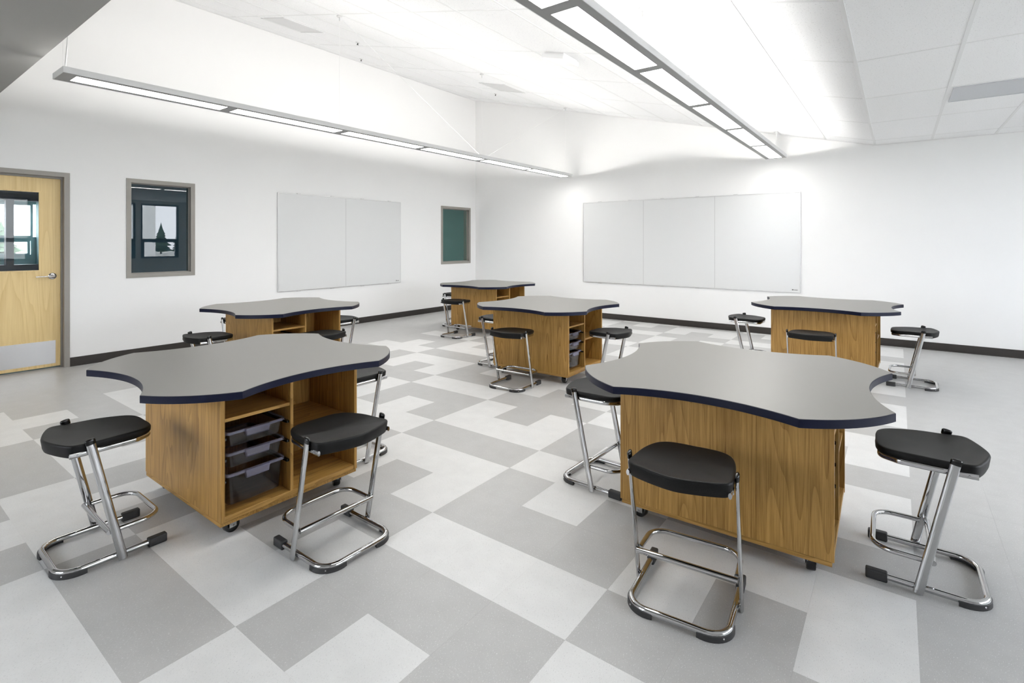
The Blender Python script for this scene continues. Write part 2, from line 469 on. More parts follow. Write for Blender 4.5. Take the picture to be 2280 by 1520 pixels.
for k, x in enumerate(xs[:-1]):
    me = MB().box(-TW, TW, YS, YB, 0, .012).mesh('grid_tee'); o = link('grid_tee', me, 'tee_paint', ceiling)
    o.location = (x, 0, zc(x)); o.rotation_euler = (0, phi if k else phi/2, 0)
for x in fx[1:-1]:
    me = MB().box(x-TW, x+TW, YN, YB, ZF, ZF+.012).mesh('grid_tee'); link('grid_tee', me, 'tee_paint', ceiling)
L = (XF - XL) / math.cos(phi)
for y in yl[1:-1]:
    me = MB().box(-L, 0, y-TW*.8, y+TW*.8, .0015, .0125).mesh('grid_tee'); o = link('grid_tee', me, 'tee_paint', ceiling)
    o.location = (XF, 0, ZF); o.rotation_euler = (0, phi, 0)
for y in fy[1:-1]:
    me = MB().box(XF, XR, y-TW*.8, y+TW*.8, ZF+.0015, ZF+.0125).mesh('grid_tee'); link('grid_tee', me, 'tee_paint', ceiling)
# wall angle trims
me = MB().box(XL, XL+.022, YS, YB, zc(XL)-.008, zc(XL)-.004).build('wall_angle', 'tee_paint', ceiling)
me = MB().box(-L, 0, YB-.022, YB, -.001, .002); o = me.build('wall_angle', 'tee_paint', ceiling); o.location = (XF, 0, ZF); o.rotation_euler = (0, phi, 0)
MB().box(XF, XR, YB-.022, YB, ZF-.001, ZF+.002).build('wall_angle', 'tee_paint', ceiling)
# lowered soffit over the camera side
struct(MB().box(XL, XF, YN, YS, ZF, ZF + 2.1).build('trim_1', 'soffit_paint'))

# ------------------------------------------------------------------ baseboards
bb = MB(); bb.box(XL, XL+.006, DOOR[1], YB, 0.0, .1); bb.prism([(XL+.006, DOOR[1]), (XL+.018, DOOR[1]), (XL+.018, YB), (XL+.006, YB)], 0, .008)
bb.box(XL, XL+.006, YN, DOOR[0], 0.0, .1)
struct(bb.build('baseboard_left', 'rubber_base'))
bb = MB(); bb.box(XL+.006, XR, YB-.006, YB, 0, .1); bb.box(XL+.018, XR, YB-.018, YB-.006, 0, .008)
struct(bb.build('baseboard_far', 'rubber_base'))

# ------------------------------------------------------------------ rooms behind the left wall
DX0 = XL - TH
d = MB()
d.box(-11.2, DX0, 2.06, 2.12, 0, 2.9)                                 # partition
d.box(-11.2, DX0, YN, 2.12, 2.75, 2.9)                               # ceiling
d.box(-11.2, DX0, YN, 2.12, -.1, -.002)                               # floor
d.box(-11.2, DX0, YN - .1, YN, 0, 2.9)
# exterior wall with openings
ex0, ex1 = -11.2, -11.05
d.box(ex0, ex1, YN, .60, 0, 2.9)
d.box(ex0, ex1, .60, 2.06, 0, 1.22).box(ex0, ex1, .60, 2.06, 2.02, 2.9).box(ex0, ex1, .60, 2.06, 1.44, 1.50)
d.box(ex0, ex1, 2.0, 2.06, 1.22, 1.44)
struct(d.build('wall_entry', 'pale_teal_paint'))
f = MB()
for (y0, y1, z0, z1) in ((.60, 2.02, 1.50, 2.02), (.60, 1.985, 1.22, 1.44)):
    f.box(ex1-.03, ex1+.03, y0, y0+.03, z0, z1).box(ex1-.03, ex1+.03, y1-.03, y1, z0, z1).box(ex1-.03, ex1+.03, y0+.03, y1-.03, z1-.02, z1).box(ex1-.03, ex1+.03, y0+.03, y1-.03, z0, z0+.02)
f.box(ex1-.03, ex1+.03, 1.25, 1.28, 1.52, 2.0)
wo = struct(f.build('window_3', 'pale_teal_paint'))
MB().box(ex1-.02, ex1-.014, .63, 1.99, 1.52, 2.0).build('pane', 'pane_clear', wo)
MB().box(ex1-.02, ex1-.014, .63, 1.955, 1.24, 1.42).build('pane', 'pane_clear', wo)
f = MB(); sx0, sx1 = -8.40, -8.30
f.box(sx0, sx1, -.9, 2.06, 1.905, 2.12).box(sx0, sx1, -.9, 2.06, 1.06, 1.148)
for ym in (-.9, .2, 1.287): f.box(sx0, sx1, ym, ym+.068, 1.148, 1.905)
f.box(sx0, sx1, 1.99, 2.06, 1.148, 1.905)
wo = struct(f.build('window_4', 'slate_frame'))
for ya, yb in ((-.832, .2), (.268, 1.287), (1.355, 1.99)): MB().box(-8.353, -8.347, ya, yb, 1.148, 1.905).build('pane', 'pane_clear', wo)
struct(MB().box(sx0+.02, sx1-.02, -.9, 2.06, 0, 1.06).box(sx0+.02, sx1-.02, -.9, 2.06, 2.12, 2.75).build('wall_vestibule', 'slate_frame'))
# store room behind the two borrowed lights; unseen opening added to admit daylight
d = MB()
for ya, yb, hole in ((2.12, 4.25, 0), (4.25, 5.1, 1), (5.1, YB + TH, 0)):
    if hole: d.box(-10.2, -10.05, ya, yb, 0, 1.4).box(-10.2, -10.05, ya, yb, 2.35, 2.9)
    else: d.box(-10.2, -10.05, ya, yb, 0, 2.9)
d.box(-10.2, DX0, 2.12, YB + TH, 2.75, 2.9).box(-10.2, DX0, 2.12, YB+TH, -.1, -.002)
struct(d.build('wall_store', 'dark_room_paint'))
struct(MB().box(-10.2, DX0, YB+TH, YB + TH + .1, 0, 2.9).build('wall_store_end', 'store_end_paint'))
emis('added_fill_glow', (1.0, 0.98, 0.95, 1), 9.0)
struct(MB().box(-9.2, -8.9, 6.2, 7.4, 2.72, 2.745).build('added_fill_panel', 'added_fill_glow'))  # emitter added out of view to brighten the store end wall
struct(MB().box(-10.05, DX0, 5.2, 5.3, 0, 2.75).build('wall_store_divider', 'dark_room_panel'))

# ------------------------------------------------------------------ door
dr = empty('door_1', (XL, DOOR[1], 0)); dr['kind'] = 'structure'
def part(parent, m, name, material, bevel=0.0, smooth=None):
    o = m.build(name, material, None, smooth, bevel)
    o.data.transform(Matrix.Translation(-parent.location)); o.parent = parent
    return o
fp = .010; d0 = DX0 + .0
fm = MB(); yo0, yo1, zo = DOOR
fm.box(XL-.02, XL+fp, yo1-.05, yo1, 0, zo).box(XL-.02, XL+fp, yo0, yo0+.05, 0, zo).box(XL-.02, XL+fp, yo0+.05, yo1-.05, zo-.05, zo)
fm.box(DX0, XL-.02, yo1-.03, yo1, 0, zo).box(DX0, XL-.02, yo0, yo0+.03, 0, zo).box(DX0, XL-.02, yo0+.03, yo1-.03, zo-.03, zo)
fm.box(XL-.095, XL-.06, yo1-.062, yo1-.03, 0, zo-.03).box(XL-.095, XL-.06, yo0+.03, yo0+.062, 0, zo-.03).box(XL-.095, XL-.06, yo0+.062, yo1-.062, zo-.07, zo-.03)
fm.box(XL-.05, XL-.02, yo1-.05, yo1-.03, 0, zo-.03)
part(dr, fm, 'door_frame', 'steel_frame')
lx0, lx1 = XL-.14, XL-.097
ly0, ly1 = yo0+.035, yo1-.038
gy0, gy1, gz0, gz1 = .84, 1.462, 1.09, 1.978
lm = MB(); lm.box(lx0, lx1, ly0, gy0, .012, 2.145).box(lx0, lx1, gy1, ly1, .012, 2.145).box(lx0, lx1, gy0, gy1, .012, gz0).box(lx0, lx1, gy0, gy1, gz1, 2.145)
leaf = part(dr, lm, 'door_leaf', 'maple')
bd = MB()
for (a0, a1, z0, z1) in ((gy0, gy0+.012, gz0, gz1), (gy1-.012, gy1, gz0, gz1), (gy0+.012, gy1-.012, gz0, gz0+.012), (gy0+.012, gy1-.012, gz1-.012, gz1)): bd.box(lx1-.02, lx1+.004, a0, a1, z0, z1)
part(dr, bd, 'glazing_bead', 'maple')
part(dr, MB().box(lx0+.018, lx0+.024, gy0, gy1, gz0, gz1), 'door_pane', 'pane_clear')
kp = part(dr, MB().box(lx1, lx1+.0015, ly0+.02, 1.592, .046, .305), 'kick_plate', 'steel_brushed', .0005)
for yk in (.80, .95, 1.10, 1.25, 1.40, 1.55):
    for zk in (.062, .289):
        s = MB().lathe([(.004, lx1+.0015), (.0035, lx1+.003)], (0, yk, zk), 0, 10); so = s.build('screw', 'steel_brushed'); so.data.transform(Matrix.Translation(-dr.location)); so.parent = kp
hy, hz = 1.563, 1.031
hb = MB().lathe([(.036, lx1), (.036, lx1+.006), (.030, lx1+.010), (.016, lx1+.012), (.013, lx1+.05)], (0, hy, hz), 0, 28)
hr = part(dr, hb, 'handle_rose', 'chrome', 0, 40)
lv = MB().tube(fillet([(lx1+.045, hy+.012, hz), (lx1+.052, hy-.03, hz), (lx1+.046, hy-.148, hz-.003)], .03, 6), .010, .0075, 14)
o = lv.build('lever', 'steel_brushed', None, 50); o.data.transform(Matrix.Translation(-dr.location)); o.parent = hr

# ------------------------------------------------------------------ borrowed lights in the left wall
def borrowed(name, W, pane):
    y0, y1, z0, z1 = W; root = empty(name, (XL, (y0+y1)/2, z0)); root['kind'] = 'structure'
    fw = .05
    m = MB()
    m.box(XL-.02, XL+.010, y0, y0+fw, z0, z1).box(XL-.02, XL+.010, y1-fw, y1, z0, z1).box(XL-.02, XL+.010, y0+fw, y1-fw, z1-fw, z1).box(XL-.02, XL+.010, y0+fw, y1-fw, z0, z0+fw)
    part(root, m, 'window_frame', 'steel_frame')
    m = MB()
    for x0, x1, fi in ((DX0, XL-.02, fw-.008), (XL-.075, XL-.045, fw+.010)):
        m.box(x0, x1, y0, y0+fi, z0, z1).box(x0, x1, y1-fi, y1, z0, z1).box(x0, x1, y0+fi, y1-fi, z1-fi, z1).box(x0, x1, y0+fi, y1-fi, z0, z0+fi)
    part(root, m, 'glazing_stop', 'steel_frame')
    part(root, MB().box(XL-.066, XL-.060, y0+fw+.004, y1-fw-.004, z0+fw+.004, z1-fw-.004), 'pane', pane)
borrowed('window_1', WIN1, 'pane_mirror')
borrowed('window_2', WIN2, 'pane_teal')

# ------------------------------------------------------------------ whiteboards
def whiteboard(label, origin, rz, W, Hh, seams, npanel):
    """local: x along the board, z up, board faces -y"""
    root = empty('whiteboard', origin, rz); tag(root, label, 'whiteboard')
    e = [0.0] + seams + [W]
    for a, b_ in zip(e[:-1], e[1:]):
        MB().box(a+.0012, b_-.0012, -.014, -.002, .012, Hh-.012).build('writing_panel', 'board_white', root, None, .0006, 1)
    fr = .014
    MB().box(0, W, -.018, 0, 0, fr).build('frame_rail', 'aluminium', root, None, .002)
    MB().box(0, W, -.018, 0, Hh-fr, Hh).build('frame_rail', 'aluminium', root, None, .002)
    MB().box(0, fr, -.018, 0, fr, Hh-fr).build('frame_rail', 'aluminium', root, None, .002)
    MB().box(W-fr, W, -.018, 0, fr, Hh-fr).build('frame_rail', 'aluminium', root, None, .002)
    for s in seams: MB().box(s-.004, s+.004, -.0145, -.004, fr, Hh-fr).build('joint_strip', 'joint_grey', root)
    for k in range(int(W / .6)):
        x = .35 + k * .6
        if x < W - .1:
            MB().box(x-.03, x+.03, -.020, -.001, Hh-.004, Hh+.010).build('clip', 'aluminium', root, None, .001)
            MB().box(x-.03, x+.03, -.020, -.001, -.008, .004).build('clip', 'aluminium', root, None, .001)
    lg = MB(); lg.box(W-.115, W-.093, -.0146, -.0138, .034, .052)
    for q in range(4): lg.box(W-.086+q*.012, W-.078+q*.012, -.0146, -.0138, .034, .047)
    lg.build('maker_mark', 'print_grey', root)
    return root
# on the far wall (faces -y)
whiteboard('wide white writing board of three panels on the far wall', (-4.824, YB, .66), 0, 3.665, 1.512, [1.209, 2.431], 3)
# on the left wall (faces +x): local x runs along +y
wl = whiteboard('two-panel white writing board on the wall between the two interior windows', (XL, 4.144, .658), PI/2, 2.419, 1.514, [1.209], 2)

# ------------------------------------------------------------------ pendants
def pendant(label, x, y0, n, zb):
    root = empty('pendant_light', (x, y0 + n*.61, zb)); tag(root, label, 'light')
    def P(m, name, material, par=None, smooth=None, bevel=0.0):
        o = m.build(name, material, None, smooth, bevel); o.data.transform(Matrix.Translation(-root.location)); o.parent = par or root; return o
    hw, hh, lw, mod = .1425, .045, .083, 1.219
    y1 = y0 + n * mod
    m = MB()
    m.box(x-hw, x-hw+.004, y0, y1, zb, zb+hh).box(x+hw-.004, x+hw, y0, y1, zb, zb+hh)
    m.box(x-hw+.004, x+hw-.004, y0, y0+.004, zb, zb+hh).box(x-hw+.004, x+hw-.004, y1-.004, y1, zb, zb+hh)
    P(m, 'housing', 'fixture_white')
    m = MB(); a, c2 = x-hw+.004, x+hw-.004
    m.box(a, x-lw, y0+.004, y1-.004, zb+.001, zb+.006).box(x+lw, c2, y0+.004, y1-.004, zb+.001, zb+.006)
    for k in range(n + 1):
        ya = y0+.004 if k == 0 else y0+k*mod-.045; yb = y1-.004 if k == n else y0+k*mod+.045
        if k == 0: yb = y0+.09
        if k == n: ya = y1-.05
        m.box(x-lw, x+lw, ya, yb, zb+.001, zb+.006)
    P(m, 'face_plate', 'fixture_face')
    for k in range(n):
        ya = y0+.09 if k == 0 else y0+k*mod+.045; yb = y1-.05 if k == n-1 else y0+(k+1)*mod-.045
        P(MB().box(x-lw, x+lw, ya, yb, zb+.003, zb+.007), 'lens_panel', 'lens_glow')
    P(MB().box(a, c2, y0+.004, y1-.004, zb+.016, zb+.019), 'channel_tray', 'dark_hole')
    P(MB().tube([(x, y0+.03, zb+.0275), (x, y1-.03, zb+.0275)], .008, seg=10), 'uplight_lamp', 'tube_glow')
    P(MB().box(x-.0035, x+.0035, y0+.03, y1-.03, zb+.0395, zb+.041), 'added_light_blocker', 'fixture_white')  # unseen strip added above the tube to dim the ceiling overhead
    hang = [y0+.03] + [y for y in (3.46, 5.92)] + [y1-.03]
    for y in hang:
        zt_ = zc(x)
        cb = P(MB().tube([(x, y, zb+hh-.02), (x, y, zt_-.002)], .0013, seg=6), 'cable', 'white_plastic')
        P(MB().lathe([(.004, zb+hh-.01), (.004, zb+hh+.03)], (x, y, 0), 2, 10), 'cable_gripper', 'aluminium', cb)
        P(MB().lathe([(.032, zt_-.004), (.030, zt_-.012), (.007, zt_-.016), (.007, zt_-.055)], (x, y, 0), 2, 20), 'ceiling_canopy', 'fixture_white', cb, 40)
    return root, P, zb + hh
pl, PP, zt1 = pendant('long white linear pendant light hanging nearer the door wall', -4.985, 1.05, 6, 2.642)
# power cord at the door end and sway-brace wires
PP(MB().tube([(-4.985, 1.09, zt1-.02), (-4.99, 1.10, zt1+.12), (-5.0, 1.12, zt1+.4), (-5.0, 1.13, zc(-5.0)-.01)], .005, seg=8), 'power_cord', 'white_plastic')
PP(MB().tube([(-4.985, 5.95, zt1-.01), (-4.985, 3.50, zc(-4.985)-.03)], .0022, seg=6), 'brace_wire', 'white_plastic')
PP(MB().tube([(-4.985, 5.97, zt1-.01), (-4.985, 8.30, zc(-4.985)-.03)], .0022, seg=6), 'brace_wire', 'white_plastic')
PP(MB().box(-4.99, -4.98, 5.90, 6.0, zt1-.012, zt1+.012), 'brace_bracket', 'aluminium')
pr, PR, zt2 = pendant('long white linear pendant light hanging nearer the flat ceiling strip', -1.44, 1.13, 6, 2.652)
PR(MB().tube([(-1.44, 8.36, zt2-.02), (-1.442, 8.37, zt2+.10), (-1.432, 8.38, zt2+.22), (-1.42, 8.38, zc(-1.42)-.004)], .0055, seg=8), 'power_cord', 'white_plastic')

# ------------------------------------------------------------------ ceiling devices
def on_slope(o, x, y): o.location = (x, y, zc(x)); o.rotation_euler = (0, phi if x < XF else 0, 0); return o
def diffuser(label, x, y, sz=.575, vm='vent_white'):
    root = empty('air_diffuser'); tag(root, label, 'air vent', 'ceiling air vents'); h = sz/2
    MB().box(-h, h, -h, -h+.02, -.004, .003).box(-h, h, h-.02, h, -.004, .003).box(-h, -h+.02, -h+.02, h-.02, -.004, .003).box(h-.02, h, -h+.02, h-.02, -.004, .003).build('rim', vm, root)
    MB().box(-h+.02, h-.02, -h+.02, h-.02, -.001, .003).build('perforated_plate', vm, root)
    return on_slope(root, x, y)
diffuser('square grey air vent in the sloped ceiling high above the door wall, nearest the camera', -6.45, 3.76)
diffuser('square air vent in the sloped ceiling above the far corner table', -5.36, 6.90)
diffuser('square grey air vent in the flat ceiling strip at the right', .675, 6.19, .575, 'vent_grey')
ap = empty('ceiling_box'); tag(ap, 'white square box fixed to the sloped ceiling between the two pendant lights', 'access point')
MB().box(-.12, .12, -.14, .14, -.016, .0).build('mount_plate', 'white_plastic', ap)
MB().box(-.14, .14, -.16, .16, -.062, -.016).build('cover', 'white_plastic', ap, None, .008, 3)
on_slope(ap, -2.91, 4.78)
def sprinkler(label, x, y):
    root = empty('sprinkler_head'); tag(root, label, 'sprinkler', 'ceiling sprinkler heads')
    MB().lathe([(.034, .001), (.033, -.004), (.018, -.010)], seg=20).build('escutcheon', 'fixture_white', root, 40)
    MB().lathe([(.007, -.008), (.007, -.03), (.015, -.032), (.015, -.034)], seg=14).build('deflector', 'dark_hole', root, 40)
    return on_slope(root, x, y)
sprinkler('small sprinkler head in the ceiling near the upper end of the first pendant cable', -6.0, 4.46)
sprinkler('small sprinkler head in the ceiling close to the left wall top', -7.2, 5.42)
sprinkler('small sprinkler head in the ceiling above the far corner', -6.02, 7.55)
sprinkler('small sprinkler head in the ceiling just beside the right pendant light', -1.74, 5.33)

# ------------------------------------------------------------------ tables
A_, B_, CM, RM = .664, .372, .576, .770
def arc3(p, q, m, n):
    ax, ay = p; bx, by = m; cx, cy = q
    D = 2*(ax*(by-cy)+bx*(cy-ay)+cx*(ay-by))
    ux = ((ax*ax+ay*ay)*(by-cy)+(bx*bx+by*by)*(cy-ay)+(cx*cx+cy*cy)*(ay-by))/D
    uy = ((ax*ax+ay*ay)*(cx-bx)+(bx*bx+by*by)*(ax-cx)+(cx*cx+cy*cy)*(bx-ax))/D
    r = math.hypot(ax-ux, ay-uy); t0 = math.atan2(ay-uy, ax-ux); t1 = math.atan2(cy-uy, cx-ux); tm_ = math.atan2(by-uy, bx-ux)
    d1 = (t1 - t0 + PI) % (2*PI) - PI
    return [(ux+r*math.cos(t0+d1*k/n), uy+r*math.sin(t0+d1*k/n)) for k in range(n)]
def top_outline(off=0.0):
    a, b_, cm, rm = A_+off, B_+off*.6, CM+off, RM+off
    pts = []
    for q in range(4):
        c_, s_ = round(math.cos(q*PI/2)), round(math.sin(q*PI/2))
        rot = lambda p: (p[0]*c_-p[1]*s_, p[0]*s_+p[1]*c_)
        lob = arc3((a, b_), (b_, a), (rm/math.sqrt(2), rm/math.sqrt(2)), 14)
        con = arc3((b_, a), (-b_, a), (0, cm), 22)
        pts += [rot(p) for p in lob + con]
    return pts
ZT, ZU = .75, .716
def make_table():
    root = empty('activity_table')
    top = MB().prism(top_outline(0), ZU, ZT).build('tabletop', 'laminate_grey', root)
    o1, o0 = top_outline(.0025), top_outline(-.0005); k = len(o1)
    e = MB(); zb_, zz = ZU-.0005, ZT-.0008
    for ring, z in ((o0, zb_), (o1, zb_+.0015), (o1, zz-.0015), (o0, zz)): e.v += [(p[0], p[1], z) for p in ring]
    for r in range(3):
        for i in range(k):
            j = (i+1) % k; e.f.append([r*k+i, r*k+j, (r+1)*k+j, (r+1)*k+i])
    e.build('edge_band', 'navy_edge', top, 30)
    for s in (-1, 1):
        y0, y1 = sorted((s*.375, s*.357)); MB().box(-.465, .465, y0, y1, .10, ZU-.001).build('side_panel', 'oak_2', root, None, .0008, 1)
    MB().box(-.457, .457, -.375, .375, .08, .0995).build('base_panel', 'oak_0', root, None, .001, 1)
    MB().box(-.462, .462, -.357, .357, .10, .124).build('bottom_panel', 'oak_1', root, None, .0008, 1)
    MB().box(-.460, .460, -.357, .357, .698, ZU-.001).build('top_panel', 'oak_1', root)
    MB().box(-.461, .461, -.031, -.015, .124, .698).build('divider', 'oak_2', root, None, .0008, 1)
    MB().box(-.006, .006, -.357, -.031, .124, .698).build('back_panel', 'oak_2', root)
    MB().box(-.006, .006, -.015, .357, .124, .698).build('back_panel', 'oak_2', root)
    for s in (1, -1):
        x0, x1 = sorted((s*.006, s*.455))
        ya, yb = (-.357, -.031) if s > 0 else (-.015, .357)
        MB().box(x0, x1, ya, yb, .563, .579).build('shelf', 'oak_1', root, None, .0008, 1)
        ya, yb = (-.015, .357) if s > 0 else (-.357, -.031)
        MB().box(x0, x1, ya, yb, .395, .411).build('shelf', 'oak_1', root, None, .0008, 1)
    for zr in (.486, .386, .286):
        MB().box(.03, .45, -.357, -.343, zr-.012, zr).build('tray_runner', 'gloss_black', root)
        MB().box(.03, .45, -.045, -.031, zr-.012, zr).build('tray_runner', 'gloss_black', root)
    for sx in (-1, 1):
        for sy in (-1, 1):
            cx, cy = sx*.375, sy*.30
            a = random.uniform(-.5, .5) + (PI/2 if (sx + sy) else 0)
            R = Matrix.Translation((cx, cy, 0)) @ Matrix.Rotation(a, 4, 'Z')
            fk = MB(); fk.box(-.03, .03, -.03, .03, .077, .0795).lathe([(.02, .070), (.02, .077)], seg=16)
            fk.box(-.026, -.0235, -.012, .024, .030, .071).box(.0235, .026, -.012, .024, .030, .071).box(-.026, .026, -.012, .024, .066, .070)
            fk.lathe([(.005, -.028), (.005, .028)], (0, .012, .036), 0, 10)
            o = fk.build('caster', 'chrome', root); o.data.transform(R)
            wh = MB().lathe([(.020, -.019), (.033, -.018), (.036, -.013), (.036, .013), (.033, .018), (.020, .019)], (0, .012, .036), 0, 24).build('wheel', 'gloss_black', o, 40); wh.data.transform(R)
            hb_ = MB().lathe([(.013, -.0205), (.013, .0205)], (0, .012, .036), 0, 16).build('hub', 'rubber_grey', o, 40); hb_.data.transform(R)
    return root
def make_tray(depth):
    """open tapered tray; origin at the centre of the rim top"""
    W2, D0, D1 = .146, -.19, .19; t = .0022
    b_ = MB()
    def ring(w_, d0, d1, z, r=.02): return [(p[0], p[1], z) for p in fillet([(d0, -w_, 0), (d1, -w_, 0), (d1, w_, 0), (d0, w_, 0)], r, 4, True)]
    out_top = ring(W2-.006, D0+.006, D1-.006, -.002); out_bot = ring(W2-.018, D0+.012, D1-.014, -depth)
    in_top = ring(W2-.006-t, D0+.006+t, D1-.006-t, -.002); in_bot = ring(W2-.018-t, D0+.012+t, D1-.014-t, -depth+t)
    k = len(out_top); b_.v = out_top + out_bot + in_top + in_bot
    for i in range(k):
        j = (i+1) % k
        b_.f += [[i, j, k+j, k+i], [2*k+i, 3*k+i, 3*k+j, 2*k+j], [i, 2*k+i, 2*k+j, j]]
    b_.f += [[k+i for i in range(k)], [3*k+i for i in range(k-1, -1, -1)]]
    o = b_.build('storage_tray', 'tray_plastic', None, 35)
    rm = MB(); ro, ri = ring(W2+.002, D0, D1, 0, .022), ring(W2-.010, D0+.010, D1-.010, 0, .016)
    rm.v = [(x, y, 0) for x, y, z in ro] + [(x, y, 0) for x, y, z in ri] + [(x, y, -.012) for x, y, z in ro] + [(x, y, -.004) for x, y, z in ri]
    k = len(ro)
    for i in range(k):
        j = (i+1) % k; rm.f += [[i, j, k+j, k+i], [i, 2*k+i, 2*k+j, j], [k+i, k+j, 3*k+j, 3*k+i]]
    rm.build('rim', 'tray_plastic_rim', o, 30)
    h = MB(); x0 = D1-.004
    pr = [(-.062, 0), (.062, 0), (.056, -.036), (-.056, -.036)]
    h.v = [(x0, y, z) for y, z in pr] + [(x0+.014, y*.97, z) for y, z in pr] + [(x0+.010, y*.88, z*.86-.002) for y, z in pr]
    h.f = [[0,1,5,4],[1,2,6,5],[2,3,7,6],[3,0,4,7],[4,5,9,8],[5,6,10,9],[6,7,11,10],[7,4,8,11],[8,9,10,11]]
    h.build('label_handle', 'tray_plastic_rim', o, 20)
    return o
TABLES = [
 ('FL', -2.977, 1.485, -0.06, 'grey scalloped-top rolling table at front left with open shelves facing right'),
 ('FR', -0.680, 2.833, 1.2, 'grey scalloped-top rolling table at front right, large oak side panel toward camera'),
 ('ML', -5.198, 2.922, -0.11, 'grey scalloped-top rolling table behind the front left one, nearest the door wall'),
 ('MC', -3.058, 4.749, 1.12, 'grey scalloped-top rolling table in the middle of the room between the others'),
 ('MF', -5.348, 6.503, 0.16, 'smallest-looking grey scalloped-top rolling table in the far corner of the room'),
 ('MR', -0.629, 6.546, -1.9, 'grey scalloped-top rolling table at the right, in front of the wide writing board'),
]
TPOS = {}
proto = None
for key, x, y, r, lab in TABLES:
    if proto is None: proto = make_table(); o = proto
    else: o = copy_tree(proto)
    o.location = (x, y, 0); o.rotation_euler = (0, 0, math.radians(r)); tag(o, lab, 'table', 'scalloped rolling tables'); TPOS[key] = o
shallow, deep = None, None
pos_name = {0: 'topmost', 1: 'middle', 2: 'deep bottom'}
where = {'FL': 'front left table', 'FR': 'front right table', 'MC': 'middle table', 'MR': 'right rear table'}
for key in ('FL', 'FR', 'MC', 'MR'):
    tb = TPOS[key]
    for k, (zr, dp) in enumerate(((.503, .072), (.403, .072), (.303, .150))):
        if dp < .1:
            if shallow is None: shallow = make_tray(dp); o = shallow
            else: o = copy_tree(shallow)
        else:
            if deep is None: deep = make_tray(dp); o = deep
            else: o = copy_tree(deep)
        lx, ly = .252, -.194; a = tb.rotation_euler[2]
        o.location = (tb.location[0] + lx*math.cos(a) - ly*math.sin(a), tb.location[1] + lx*math.sin(a) + ly*math.cos(a), zr); o.rotation_euler = (0, 0, a)
        tag(o, '%s clear plastic storage tray in the %s' % (pos_name[k], where[key]), 'tray', 'clear trays in the table cabinets')

